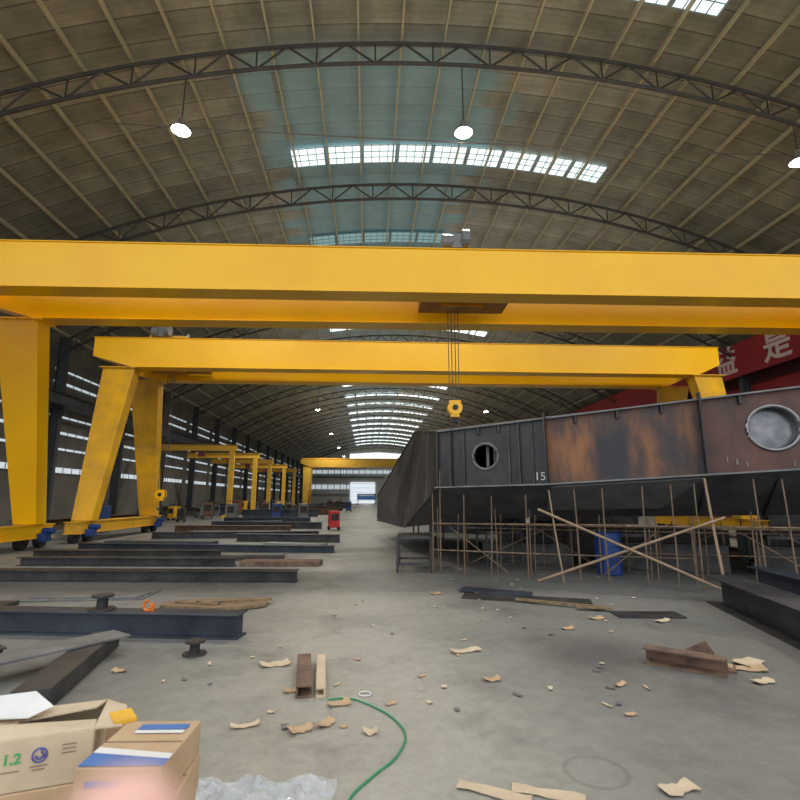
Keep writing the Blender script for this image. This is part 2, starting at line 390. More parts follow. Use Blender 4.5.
cbl=B(); cbl.tube([(-9.5+i*2.6,15.2,13.9-.15*sin(pi*i/11)) for i in range(12)],.022,6); o=cbl.finish('support_cable',ROPE); L(o,'thin slack cable strung across beneath the roof','cable')
def lamp(x,y,z,ztop,power,s=1.0):
    e=thing('high_bay_lamp',(x,y,z-.2),'round metal high bay lamp hanging on a thin rod','lamp','high bay lamps')
    a=B(); a.cyl((x,y,z+.25),(x,y,ztop),.022,n=6); a.finish('hanging_rod',TRUSS,e)
    a=B(); a.cyl((x,y,z+.05),(x,y,z+.28),.13,.09,n=16); a.finish('ballast_housing',LAMPM,e)
    a=B(); a.cyl((x,y,z-.17),(x,y,z+.06),.30,.12,n=24,caps=False); a.finish('lamp_shade',LAMPM,e,smooth=True)
    a=B()
    rr=[(.26,-.15),(.24,-.2),(.17,-.25),(.08,-.28),(.01,-.285)]
    for (r1,z1),(r2,z2) in zip(rr[:-1],rr[1:]): a.cyl((x,y,z+z1),(x,y,z+z2),r1,r2,n=24,caps=False)
    a.finish('lamp_lens',PGLASS,e,smooth=True)
    ld=bpy.data.lights.new('lamp_light','SPOT'); ld.energy=power; ld.spot_size=radians(150); ld.spot_blend=.6; ld.shadow_soft_size=.25; ld.color=(1,.95,.86)
    lo=bpy.data.objects.new('lamp_light',ld); lo.location=(0,0,-.15); lo.parent=e; COL.objects.link(lo)
for (x,y,z) in ((-6.2,14.7,13.5),(3.1,14.7,13.9),(15.0,14.7,13.35)):
    lamp(x,y,z,az(x,16.42),2200)
for yy in (30.7,46.7,62.7,86.7,110.7,134.7):
    for x in (-6.4,15.1): lamp(x,yy,12.7,az(x,16.42),3500)
for i,yy in enumerate((13,27,43,59,75,91,107,123,141)):  # unseen upward fill lights, added to brighten the roof like floor bounce
    ld=bpy.data.lights.new('added_roof_fill','AREA'); ld.shape='RECTANGLE'; ld.size=20; ld.size_y=9; ld.energy=400 if i<1 else 460; ld.color=(1.0,.96,.86)
    lo=bpy.data.objects.new('added_roof_fill',ld); lo.location=(3.2,yy,9.4); lo.rotation_euler=(pi,0,0); COL.objects.link(lo)

# banner with lettering
BX=24.15
e=thing('wall_banner',(BX,45,9.3),'long red slogan banner with pale characters hung on the columns','banner')
a=B(); a.box((BX,46,10.5),(.05,46,2.2)); a.finish('banner_cloth',BANNER,e)
for ch,yy in (('益',31.3),('是',27.0)):
    M=basis((BX-.04,yy,10.5),(0,-1,0),(0,0,1),(-1,0,0))
    text(ch,M,2.1,GLYPH,'banner_character',e,.01,.04)
a=B(); a.box((XR-.08,80,8.4),(.08,150,1.2)); a=a.finish('trim_2',BANNER); struct(a,'dull red horizontal cladding band','trim')

# ------------------------------------------------------------------ gantry cranes
def crane(yf,xl,xr,M1,M2,label,hookx=None,hookz=4.2,rot=0):
    yr=yf+2.4; zt=8.3; zb=7.05
    e=thing('gantry_crane',(1.0,yf+1.5,0),label,'crane','yellow gantry cranes')
    def girder(y,mm):
        g=B(); x0,x1=xl-1.1,xr+.6
        prof=[(x0,zt),(x1,zt),(x1,zb+.45),(x1-1.0,zb),(x0+1.6,zb),(x0,zb+.45)]
        vs=[(p[0],y,p[1]) for p in prof]+[(p[0],y+.62,p[1]) for p in prof]
        nn=len(prof); fs=[(i,(i+1)%nn,(i+1)%nn+nn,i+nn) for i in range(nn)]+[tuple(range(nn)),tuple(range(2*nn-1,nn-1,-1))]
        g.poly(vs,fs)
        g.box(((x0+x1)/2,y+.31,zt+.015),(x1-x0+.1,.70,.03))
        g.box(((x0+x1)/2+.3,y+.31,zb-.013),(x1-x0-2.6,.68,.026))
        g.box(((x0+x1)/2,y+.31,zt+.07),(x1-x0-.4,.07,.09))
        return g.finish('main_girder',mm,e,bevel=.008)
    girder(yf,M1); girder(yr,M1)
    for x in (xl-.8,xr+.3):
        t_=B(); t_.box((x,yf+1.5,zt-.5),(.35,1.75,.55)); t_.finish('end_tie',M2,e,bevel=.01)
    for x in (xl,xr):
        for (ytop,ybot) in ((yf+.31,yf-1.2),(yr+.31,yf+4.3)):
            g=B(); wt,wb=.64,.36; dt,db=.3,.25; z0=.78;z1=zb-.06
            vs=[(x-wb,ybot-db,z0),(x+wb,ybot-db,z0),(x+wb,ybot+db,z0),(x-wb,ybot+db,z0),
                (x-wt,ytop-dt,z1),(x+wt,ytop-dt,z1),(x+wt,ytop+dt,z1),(x-wt,ytop+dt,z1)]
            g.poly(vs,[(3,2,1,0),(4,5,6,7),(0,1,5,4),(1,2,6,5),(2,3,7,6),(3,0,4,7)])
            g.box((x,ytop,z1+.015),(wt*2+.25,dt*2+.2,.045))
            for ii in range(5):
                for s_ in (-1,1): g.cyl((x-wt+.05+ii*.29,ytop+s_*(dt+.05),z1-.07),(x-wt+.05+ii*.29,ytop+s_*(dt+.05),z1+.05),.028,n=6)
            g.finish('leg',M2,e,bevel=.01)
        g=B(); g.box((x,yf+1.55,.54),(.44,7.2,.38)); g.box((x,yf+1.55,.745),(.52,7.3,.03)); g.box((x,yf+1.55,.34),(.52,7.3,.03)); g.finish('saddle_beam',M2,e,bevel=.01)
        for yy in (yf-1.8,yf-.9,yf+4.0,yf+4.9):
            g=B(); g.cyl((x-.09,yy,.24),(x+.09,yy,.24),.24,n=20); g.cyl((x-.13,yy,.24),(x+.13,yy,.24),.06,n=10); g.finish('travel_wheel',BLACK,e)
        for yy in (yf-1.4,yf+4.5):
            g=B(); g.box((x+.38,yy,.36),(.26,.34,.26)); g.cyl((x+.26,yy+.1,.56),(x+.62,yy+.1,.56),.10,n=14); g.finish('travel_motor',BLUE,e,bevel=.02)
    if hookx is not None:
        hx=hookx; hy=yf+1.5
        g=B(); g.box((hx+.1,hy,zt+.22),(1.6,2.0,.14)); g.finish('hoist_trolley',M2,e)
        g=B()
        g.cyl((hx-.45,hy-1.25,zt+.36),(hx-.15,hy-1.25,zt+.36),.22,n=14); g.box((hx-.05,hy-1.25,zt+.34),(.3,.3,.42)); g.cyl((hx+.10,hy-1.3,zt+.42),(hx+.3,hy-1.3,zt+.42),.28,n=14)
        g.finish('hoist_motor',GREYP,e)
        g=B(); g.cyl((hx-.3,hy,zt+.5),(hx+.6,hy,zt+.5),.22,n=16); g.finish('rope_drum',STEEL,e)
        g=B(); g.box((hx+.3,yf+1.5,zb+.33),(2.6,1.05,.3)); g.box((hx+.2,yf+1.1,zb+.1),(1.2,.3,.25)); g.finish('trolley_underframe',OCHRE,e)
        for dx_ in (-.14,-.05,.05,.14):
            g=B(); g.cyl((hx+dx_,hy,hookz+.15),(hx+dx_*1.1,hy,zt+.4),.013,n=6); g.finish('hoist_rope',ROPE,e)
        g=B()
        g.cyl((hx,hy-.13,hookz),(hx,hy-.10,hookz),.21,n=24);g.cyl((hx,hy+.10,hookz),(hx,hy+.13,hookz),.21,n=24)
        g.box((hx,hy,hookz+.18),(.34,.2,.05)); g.box((hx,hy,hookz-.2),(.24,.2,.14))
        hb=g.finish('hook_block',YEL,e)
        g=B(); g.cyl((hx,hy-.08,hookz),(hx,hy+.08,hookz),.17,n=20); g.cyl((hx,hy-.16,hookz),(hx,hy+.16,hookz),.08,n=12); g.finish('sheave',BLACK,hb)
        g=B()
        pts=[(hx,hy,hookz-.25),(hx,hy,hookz-.34)]
        for i in range(13):
            a_=radians(80)-i*radians(255)/12
            pts.append((hx+.13*cos(a_),hy,hookz-.50+.13*sin(a_)))
        g.tube(pts,.042,8,taper=[1,1]+[1.1]*10+[.9,.7,.4]); g.finish('hook',STEEL,hb,smooth=True)
    e.rotation_euler[2]=radians(rot)
    return e
crane(12.6,-10.85,15.9,YEL,YEL,'large glossy yellow double-girder gantry crane with hanging hook',2.48,4.15,-1.4)
crane(21.0,-10.5,15.2,YEL,YEL2,'yellow double-girder gantry crane with dusty A-frame legs',-8.9,1.75,-.5)
crane(88.0,-10.5,15.2,YELF,YELF,'distant yellow gantry crane near the hall end',6,4)
for i,(x,y) in enumerate(((-11.4,43),(-11.2,51),(-11.3,59),(-11.1,68),(-11.2,78))):
    e=thing('semi_gantry',(x,y,0),'small yellow semi-gantry frame with one post near the columns','small crane','yellow semi-gantries')
    a=B(); a.bar((x,y,0),(x,y,5.6),.42,.30); a.box((x,y,.12),(.5,2.2,.24)); a.finish('post',YELF,e)
    a=B(); a.ibeam((x+.4,y,5.5),(-17.9,y,5.5),.5,.3,.03); a.finish('bridge_beam',YELF,e)
    a=B(); a.box((x-2.5,y,5.25),(.5,.4,.45)); a.finish('hoist_unit',DRED,e)

# ------------------------------------------------------------------ hull section
S0=Vector((1.6,11.36,0)); SD=Vector((.892,-.451,0)); SN=Vector((-.451,-.892,0))
def W(s,off,z): 
    p=S0+SD*s-SN*off; return Vector((p.x,p.y,z))
def ztop(s): return 3.09+(3.54-3.09)*min(1,s/6.78)+ (0 if s<6.78 else (s-6.78)*.06)
def zbot(s): return 1.83+max(0,s-1.5)*.05
hull=thing('welded_steel_hull_section',(6,12,0),'huge dark welded steel box hull section raised on scaffolding','steel structure')
END=11.0
def circ_panel(s0,s1,cs,cz,r,mats,name,nseg=32):
    g=B()
    corners=[(s0,zbot(s0)),(s1,zbot(s1)),(s1,ztop(s1)),(s0,ztop(s0))]
    def rayhit(a):
        dx,dz=cos(a),sin(a); best=1e9
        for i in range(4):
            x1,z1=corners[i];x2,z2=corners[(i+1)%4]
            ex,ez=x2-x1,z2-z1; den=dx*ez-dz*ex
            if abs(den)<1e-9: continue
            t=((x1-cs)*ez-(z1-cz)*ex)/den; u=((x1-cs)*dz-(z1-cz)*dx)/den
            if t>0 and -1e-6<=u<=1+1e-6: best=min(best,t)
        return best
    angs=sorted([2*pi*i/nseg for i in range(nseg)]+[atan2(z-cz,x-cs)%(2*pi) for x,z in corners])
    vs=[];
    for a in angs:
        t=rayhit(a); vs.append(W(cs+r*cos(a),0,cz+r*sin(a))); vs.append(W(cs+t*cos(a),0,cz+t*sin(a)))
    m_=len(angs); fs=[(2*i,2*i+1,(2*((i+1)%m_))+1,2*((i+1)%m_)) for i in range(m_)]
    g.poly(vs,fs)
    return g.finish(name,mats,hull)
circ_panel(0,2.4,1.09,2.50,.28,HBLK,'side_plate')
circ_panel(5.24,END,6.37,2.84,.40,HRED,'side_plate')
g=B(); g.poly([W(2.4,0,zbot(2.4)),W(5.24,0,zbot(5.24)),W(5.24,0,ztop(5.24)),W(2.4,0,ztop(2.4))],[(0,1,2,3)]); g.finish('side_plate',HRUST,hull)
g=B()
for zf,wd in ((ztop,.16),(zbot,.34)):
    pts=[0,2.4,5.24,6.78,END]
    for a_,b_ in zip(pts[:-1],pts[1:]):
        g.bar(W(a_,-wd/2+.05,zf(a_)),W(b_,-wd/2+.05,zf(b_)),wd,.03)
g.finish('edge_flange',GREYP,hull)
for s_,ext,wd in ((0,.0,.10),(.32,-.0,.10),(.62,0,.05),(1.62,0,.05),(1.84,0,.10),(2.12,0,.05),(2.4,.14,.28),(5.24,.14,.28),(7.6,0,.1),(9.2,.1,.28)):
    g=B(); zb_,zt_=zbot(s_)-.02,ztop(s_)+ext
    g.poly([W(s_-.015,0,zb_),W(s_+.015,0,zb_),W(s_+.015,-wd,zb_),W(s_-.015,-wd,zb_),W(s_-.015,0,zt_),W(s_+.015,0,zt_),W(s_+.015,-wd,zt_-.04),W(s_-.015,-wd,zt_-.04)],
      [(0,1,2,3),(7,6,5,4),(0,4,5,1),(1,5,6,2),(2,6,7,3),(3,7,4,0)])
    g.finish('stiffener_rib',STEEL if wd<.2 else HBLK,hull)
for s_ in (.95,1.4,3.0,3.8,4.6,5.9):
    g=B(); g.box(W(s_,-.04,ztop(s_)-.09),(.05,.06,.16)); g.finish('weld_lug',HBLK,hull)
def manhole(cs,cz,r,mt):
    g=B(); g.torus(W(cs,-.01,cz),r,.032,axis=SN,n=36,k=8); g.finish('manhole_ring',mt,hull,smooth=True)
    g=B(); g.cyl(W(cs,.0,cz),W(cs,.25,cz),r-.01,n=32,caps=False); g.finish('manhole_sleeve',RIM if r>.35 else STEEL,hull,smooth=True)
manhole(1.09,2.50,.28,GREYP)
manhole(6.37,2.84,.40,RIM)
g=B(); g.cyl(W(6.37,.22,2.84),W(6.37,.25,2.84),.385,n=32); g.finish('manhole_cover',MIRR,hull)
g=B(); g.box(W(1.09,.22,2.5),(.06,.04,.5)); g.box(W(1.25,.2,2.5),(.04,.04,.5)); g.finish('inner_web',GREYP,hull)
M=basis(W(2.24,-.014,2.04),SD,(0,0,1),SN)
text('15',M,.24,WHITE,'chalk_marking',hull,.001)
for (s_,z,w_) in ((5.75,2.25,.04),(5.9,2.2,.025),(5.6,2.3,.025),(6.6,2.2,.03)):
    g=B(); g.box(W(s_,-.008,z),(w_,w_*.2,.10)); g.finish('chalk_tick',GREYP,hull)
N_b=W(0,0,zbot(0)); N_t=W(0,0,ztop(0)); Mt=Vector((1.6,17,3.83)); Ft=Vector((.43,22,1.65)); Fb=Vector((.43,22,.68)); K=Vector((1.1,15,.77))
g=B(); g.poly([N_b,N_t,Mt,Ft,Fb,K],[(0,1,2),(0,2,5),(2,3,5),(3,4,5)]); g.finish('nose_plate',HNOSE,hull)
g=B()
for t_ in (.3,.65):
    p=N_t.lerp(Mt,t_); q=N_b.lerp(K,t_); g.bar(p+Vector((-.01,0,0)),q+Vector((-.01,0,0)),.02,.03)
g.bar(Mt,K,.03,.05); g.bar(N_t,Mt,.05,.05); g.bar(Mt,Ft,.05,.05); g.bar(N_b,K,.04,.04); g.bar(K,Fb,.04,.04)
g.finish('nose_rib',STEEL,hull)
BT=[W(END,0,ztop(END)),Vector((16,13,4)),Vector((8,22,3.9))]
KL=[W(1.0,1.5,1.12),W(3.2,1.7,1.18),W(END,2.2,1.35)]
g=B(); g.poly([N_t,BT[0],BT[1],BT[2],Mt],[(0,1,2,3,4)]); g.poly([Mt,BT[2],Ft],[(0,1,2)]); g.finish('deck_plate',HUND,hull)
g=B(); g.poly([N_b,W(2.4,0,zbot(2.4)),W(5.24,0,zbot(5.24)),W(END,0,zbot(END)),KL[2],KL[1],KL[0],K],[(0,7,6),(0,6,1),(1,6,5),(1,5,2),(2,5,4,3)]); g.finish('bilge_plate',HUND,hull)
g=B(); vs=[W(2.45,.05,zbot(2.4)-.03),W(5.2,.05,zbot(5.2)-.03),W(4.5,1.15,1.42),W(2.2,1.1,1.36)]
g.poly(vs+[v+Vector((0,0,-.03)) for v in vs],[(0,1,2,3),(7,6,5,4),(0,4,5,1),(1,5,6,2),(2,6,7,3),(3,7,4,0)]); g.finish('step_plate',GREYP,hull)
g=B(); b1=Vector((15,13,1.3)); b2=Vector((8,21,1.0))
g.poly([K,KL[0],KL[1],KL[2],b1,b2,Fb],[(0,1,2,3,4,5,6)]); g.poly([b1,BT[1],BT[2],b2],[(0,1,2,3)]); g.poly([KL[2],W(END,0,zbot(END)),BT[0],BT[1],b1],[(0,1,2,3,4)]); g.poly([b2,BT[2],Ft,Fb],[(0,1,2,3)])
g.finish('bottom_plate',HBLK,hull)
for s_ in (1.2,2.4,5.24,6.4,7.6):
    g=B(); a_=W(s_,.02,zbot(s_)); q=W(s_,1.6,zbot(s_)-.0); k_=W(s_,1.75,1.2)
    g.poly([a_-SD*.01,q-SD*.01,k_-SD*.01,a_+SD*.01,q+SD*.01,k_+SD*.01],[(0,1,2),(5,4,3)]); g.finish('knuckle_bracket',STEEL,hull)

def pole(p1,p2,r,lab='thin brown scaffold pole propping the hull section',m_=None):
    g=B(); p1=Vector(p1);p2=Vector(p2); k_=7
    dv=(p2-p1); side=Vector((random.uniform(-1,1),random.uniform(-1,1),0))*.010
    pts=[p1+dv*i/k_+side*sin(pi*i/k_) for i in range(k_+1)]
    g.tube(pts,r,8,taper=[1.0-.2*i/k_ for i in range(k_+1)])
    o=g.finish('scaffold_pole',m_ or BAMB,smooth=True); L(o,lab,'scaffold pole','scaffold poles'); return o
random.seed(11)
for s_,h in ((-.1,1.76),(.08,2.2),(.6,1.72),(1.2,1.7),(1.9,1.72),(2.95,1.82),(3.45,1.84),(4.1,1.88),(4.6,1.9),(4.95,1.92),(5.95,1.98),(6.35,1.98),(6.9,2.0),(7.4,2.05),(8.4,2.1),(9.3,2.15)):
    b_=W(s_+random.uniform(-.03,.03),-.15,0); pole(b_,W(s_+random.uniform(-.05,.05),-.17,h-.05 if h<2.15 else h),.016)
for off,nn in ((.5,10),(.95,12),(1.9,12),(2.7,11),(3.6,11),(4.8,10),(6.2,9)):
    for i in range(nn):
        s_=-.1+i*(10.2/nn)+random.uniform(-.25,.25)+off*.2
        zz=1.5-.28*off if off<2 else .98
        if 2.0<s_<5.3 and off<1: zz=1.25
        pole(W(s_,off,0),W(s_+random.uniform(-.04,.04),off+.02,zz),.016)
for (s1,s2,off,z1,z2) in ((-.1,4.2,-.18,1.05,1.10),(3.8,9.4,-.2,1.08,1.13),(-.1,2.2,-.18,.5,.5),(-.2,6,.9,1.0,1.02),(5.5,9.5,.9,1.0,1.05),(0,9,1.85,.86,.88),(0,9,3.55,.85,.87),(0.2,5,.9,.38,.42),(4,9,1.85,.4,.45)):
    pole(W(s1,off,z1),W(s2,off,z2),.017,'horizontal brown scaffold rail tied beneath the hull')
pole(W(2.2,-.30,1.38),W(5.35,-.55,0.02),.026,'long diagonal scaffold brace resting on the floor',BAMBL)
pole(W(2.15,-.42,.02),W(5.4,-.36,1.27),.026,'long diagonal scaffold brace resting on the floor',BAMBL)
pole(W(5.30,-.3,0),W(5.16,-.3,1.95),.026,'thick pale scaffold pole leaning on the hull',BAMBL)
pole(W(2.62,-.25,0),W(2.42,-.24,1.76),.019,'thick pale scaffold pole leaning on the hull',BAMBL)
for (s1,s2,off) in ((.2,2.2,1.8),(3.2,1.7,2.0),(4.2,6.2,3.5),(8.4,6.5,1.8),(3.3,4.4,.8),(7.2,5.8,.8),(5.2,3.8,2.6),(7.8,9.2,2.6),(1.4,.1,.45)):
    pole(W(s1,off,.02),W(s2,off,.95),.016,'thin diagonal scaffold brace beneath the hull')
def trestle(cx,cy,rz,w,d,h,lab):
    e=thing('steel_trestle',(cx,cy,0),lab,'trestle','steel trestles')
    M=Matrix.Translation((cx,cy,0))@Matrix.Rotation(rz,4,'Z')
    P=lambda x,y,z:M@Vector((x,y,z))
    for sx in(-1,1):
        for sy in(-1,1):
            g=B(); g.bar(P(sx*w/2,sy*d/2,0),P(sx*w/2,sy*d/2,h),.05,.05); g.finish('leg',STEEL,e)
    g=B()
    for z in (h,h*.25):
        for sy in(-1,1): g.bar(P(-w/2,sy*d/2,z),P(w/2,sy*d/2,z),.05,.05)
        for sx in(-1,1): g.bar(P(sx*w/2,-d/2,z),P(sx*w/2,d/2,z),.05,.05)
    g.finish('frame_rail',STEEL,e)
    g=B(); g.box(M@Vector((0,0,h+.03)),(w,d,.03),rz=rz); g.finish('top_plate',STEEL,e)
trestle(1.1,11.9,-.1,.75,1.1,.74,'small dark steel trestle stand at the hull nose')
for (x,y) in ((3.4,13.2),(6.4,12.0),(9.2,11.0),(4.8,16),(8,15),(2.2,18.5),(11.5,11),(6.4,17.6),(10,14.2)):
    trestle(x,y,random.uniform(-.4,.1),.9,.9,.75,'dark steel trestle stand under the hull bottom')
for (s_,off,l_,h_) in ((1.5,2.3,2.2,.5),(4.5,2.2,2.6,.6),(7.6,2.3,2.6,.6),(1.6,5.2,2.9,.75),(4.8,5.2,3.0,.8),(8.0,5.2,3.0,.8)):
    g=B(); g.ibeam(W(s_-l_/2,off,0),W(s_+l_/2,off,0),h_,.3,.02); o=g.finish('steel_beam',STEEL); L(o,'dark steel stock stowed beneath the raised hull','steel beam','loose steel beams')
for (x1,y1,x2,y2,h_) in ((3.0,24.4,7.2,23.0,1.15),(7.8,23.8,12.4,22.8,1.3),(9.5,28.0,13.6,27.0,1.5),(17.2,16.5,21.6,14.8,1.4),(17.2,21,22,19.5,1.5),(17.5,11.4,22.5,10.2,1.3)):
    g=B()
    for k_ in range(5):
        a_=Vector((x1,y1+k_*.09,0)); b_=Vector((x2,y2+k_*.09,0)); g.prism([(-.015,0.0),(.015,0.0),(.015,h_-.06*k_),(-.015,h_-.06*k_)],a_,b_)
    g.box(((x1+x2)/2,(y1+y2)/2+.18,.06),(.3,.8,.12))
    o=g.finish('plate_rack',random.choice((STEEL,HBLK,STEELB))); L(o,'row of dark steel plates stood on edge behind the hull','plate rack','plate racks')

e=thing('steel_drum',(5.22,10.95,0),'blue steel drum standing among the scaffold poles','drum')
g=B(); g.cyl((5.22,10.95,0),(5.22,10.95,.88),.27,n=32); g.finish('drum_body',BLUE,e,smooth=True)
for z in (.02,.29,.58,.86):
    g=B(); g.torus((5.22,10.95,z),.272,.014,axis=(0,0,1),n=32,k=6); g.finish('rolling_hoop',BLUE,e,smooth=True)

# ------------------------------------------------------------------ floor stock
def beam_obj(kind,p1,p2,h,w,m,lab,nm='steel_beam',cat='steel beam',group='loose steel beams'):
    g=B()
    if kind=='I': g.ibeam(p1,p2,h,w,.018)
    elif kind=='C': g.channel(p1,p2,h,w,.018)
    elif kind=='Cf': g.channel(p1,p2,h,w,.018,flip=-1)
    else: 
        a_=Vector(p1)+Vector((0,0,h/2));b_=Vector(p2)+Vector((0,0,h/2)); g.bar(a_,b_,w,h)
    o=g.finish(nm,m,bevel=.003); L(o,lab,cat,group); return o
beam_obj('I',(-9.0,11.0,0),(-1.35,10.35,0),.22,.3,STEEL,'long black I-beam lying flat on the floor')
beam_obj('X',(-3.4,11.05,0),(-1.5,10.9,0),.14,.12,RUSTY,'narrow rusty bar lying against the black beam')
beam_obj('X',(-6.4,11.45,0),(-3.9,11.3,0),.12,.3,STEELB,'low flat steel slab beside the black beam')
beam_obj('I',(-8.4,13.25,0),(-3.15,12.75,0),.20,.3,STEEL,'black I-beam lying on the floor beside other stock')
beam_obj('X',(-3.0,12.9,0),(-1.1,12.75,0),.12,.5,RUSTY,'low rusty brown steel slab on the floor')
beam_obj('X',(-5.8,13.75,0),(-2.2,14.15,0),.10,.4,STEEL,'low dark steel slab lying slightly askew')
beam_obj('I',(-9.2,17.2,0),(-.98,15.7,0),.20,.3,STEELB,'long blue-black I-beam lying on the floor')
beam_obj('I',(-9.2,15.0,0),(-4.0,14.6,0),.20,.35,STEEL,'black I-beam lying on the floor beside other stock')
beam_obj('X',(-3.4,17.9,0),(-1.4,17.2,0),.12,.6,GREYP,'low grey steel slab on the floor')
beam_obj('I',(-4.9,19.9,0),(-1.0,19.2,0),.28,.35,STEEL,'dark I-beam lying on the floor beside other stock')
beam_obj('X',(-9.0,18.7,0),(-5.2,18.2,0),.14,.5,STEELB,'flat blue-black steel slab on the floor')
beam_obj('I',(-8.6,21.3,0),(-2.0,21.7,0),.26,.3,STEEL,'dark I-beam lying on the floor beside other stock')
beam_obj('X',(-7.6,22.8,0),(-3.6,22.5,0),.2,.8,GREYP,'low grey steel slab on the floor')
beam_obj('I',(-9.0,24.8,0),(-3.5,24.1,0),.35,.35,RUSTY,'rust-brown I-beam lying on the floor')
beam_obj('I',(-7.5,28,0),(-2.4,27.6,0),.35,.35,STEEL,'dark I-beam lying on the floor beside other stock')
beam_obj('X',(-8.8,30,0),(-5.0,30.4,0),.3,.8,STEELB,'low blue-black steel slab on the floor')
beam_obj('I',(-9,33,0),(-3.6,33,0),.4,.35,STEELB,'long blue-black I-beam lying on the floor')
beam_obj('I',(-6.6,7.15,0),(-1.45,6.4,0),.27,.28,STEELB,'dark navy I-beam lying on the floor near a tilted plate')
beam_obj('X',(-2.55,4.35,0),(-2.85,6.1,0),.16,.27,STEEL,'dark steel box section lying towards the carton stack')
beam_obj('I',(-4.4,4.6,0),(-3.6,5.6,0),.16,.2,STEEL,'short dark I-beam lying on the floor')
g=B(); g.box((-3.0,5.45,.175),(.36,1.25,.018),rz=-.66); o=g.finish('steel_plate',GREYP); L(o,'long grey steel plate resting across steel sections','steel plate')
g=B(); g.box((-4.9,9.1,.012),(2.6,.9,.02),rz=.05); g.box((-4.5,9.0,.032),(1.7,.5,.018),rz=-.05); o=g.finish('steel_plate',GREYP); L(o,'thin grey steel sheets lying on the floor','steel plate')
g=B(); g.box((-6.6,8.2,.03),(2.6,.5,.06),rz=.02); o=g.finish('steel_plate',STEEL); L(o,'dark flat bar on the floor','steel plate')
g=B(); random.seed(3)
pts=[]
for i in range(18):
    a_=2*pi*i/18; pts.append((-2.25+.82*cos(a_)*(1+random.uniform(-.12,.1)),8.15+.36*sin(a_)*(1+random.uniform(-.25,.15))))
g.poly([(x,y,.015) for x,y in pts]+[(x,y,.055) for x,y in pts],[tuple(range(17,-1,-1)),tuple(range(18,36))]+[(i,(i+1)%18,(i+1)%18+18,i+18) for i in range(18)])
g.box((-2.0,8.2,.07),(1.1,.12,.03),rz=.2);g.box((-2.5,8.05,.07),(.7,.1,.03),rz=-.3)
o=g.finish('wooden_board',WOOD); L(o,'broken weathered brown wooden board on the floor','board')
for (x,y,s_) in ((-1.78,5.75,1.0),(-3.2,6.66,1.25)):
    z0=.0 if s_==1 else .272
    e=thing('wire_spool',(x,y,z0),'small black steel spool standing on end','spool','black spools')
    g=B(); g.cyl((x,y,z0),(x,y,z0+.02),.12*s_,n=20); g.cyl((x,y,z0+.12*s_),(x,y,z0+.14*s_),.10*s_,n=20); g.finish('flange',STEEL,e)
    g=B(); g.cyl((x,y,z0+.02),(x,y,z0+.12*s_),.05*s_,n=16); g.finish('core',BLACK,e)
g=B(); g.torus((-2.62,6.56,.33),.055,.017,axis=(.3,1,0),arc=.75,n=16); g.box((-2.57,6.56,.31),(.05,.04,.1)); o=g.finish('beam_clamp',ORANGE); L(o,'orange lifting clamp gripping the navy beam','clamp')
beam_obj('I',(5.55,7.9,0),(4.35,3.4,0),.42,.5,STEEL,'big dark fabricated I-beam lying on the floor')
beam_obj('I',(6.4,8.2,0),(5.4,3.6,0),.5,.3,STEELB,'big blue-black fabricated I-beam lying on the floor')
for (x,y,sx,sy,rz,z,m_) in ((2.55,8.35,2.0,.45,-.35,.012,STEEL),(2.2,8.9,1.2,.35,-.5,.035,STEELB),(3.9,7.15,.9,.35,-.1,.012,STEEL)):
    g=B(); g.box((x,y,z),(sx,sy,.02),rz=rz); o=g.finish('steel_plate',m_); L(o,'thin dark steel plate lying flat on the floor','steel plate')
g=B(); g.box((2.9,7.85,.04),(1.3,.07,.03),rz=-.55); g.box((3.3,7.5,.04),(.5,.1,.02),rz=-.3); o=g.finish('wood_strip',WOOD); L(o,'brown wood strip lying on dark steel plates','wood strip')
e=thing('steel_bracket',(3.05,5.0,0),'rusty welded steel bracket with triangular gusset on the floor','bracket')
g=B(); g.channel((2.78,5.22,0),(3.32,4.78,0),.15,.16,.015); g.finish('channel_section',RUSTY,e)
g=B(); g.poly([(3.0,5.28,.0),(3.5,5.1,.0),(3.38,5.15,.2),(3.0,5.30,.0),(3.5,5.12,.0),(3.38,5.17,.2)],[(0,1,2),(5,4,3),(0,2,5,3),(1,4,5,2)]); g.finish('gusset',RUSTY,e)
g=B(); g.box((3.2,5.1,.012),(.7,.22,.02),rz=-.6); g.finish('base_plate',RUSTY,e)
beam_obj('C',(-.50,4.5,0),(-.60,5.35,0),.10,.13,RUSTY,'short rusty steel channel offcut on the floor','steel_offcut','steel offcut','steel offcuts')
beam_obj('Cf',(-.36,4.5,0),(-.44,5.4,0),.08,.08,CARDW,'pale dusty steel channel offcut on the floor','steel_offcut','steel offcut','steel offcuts')

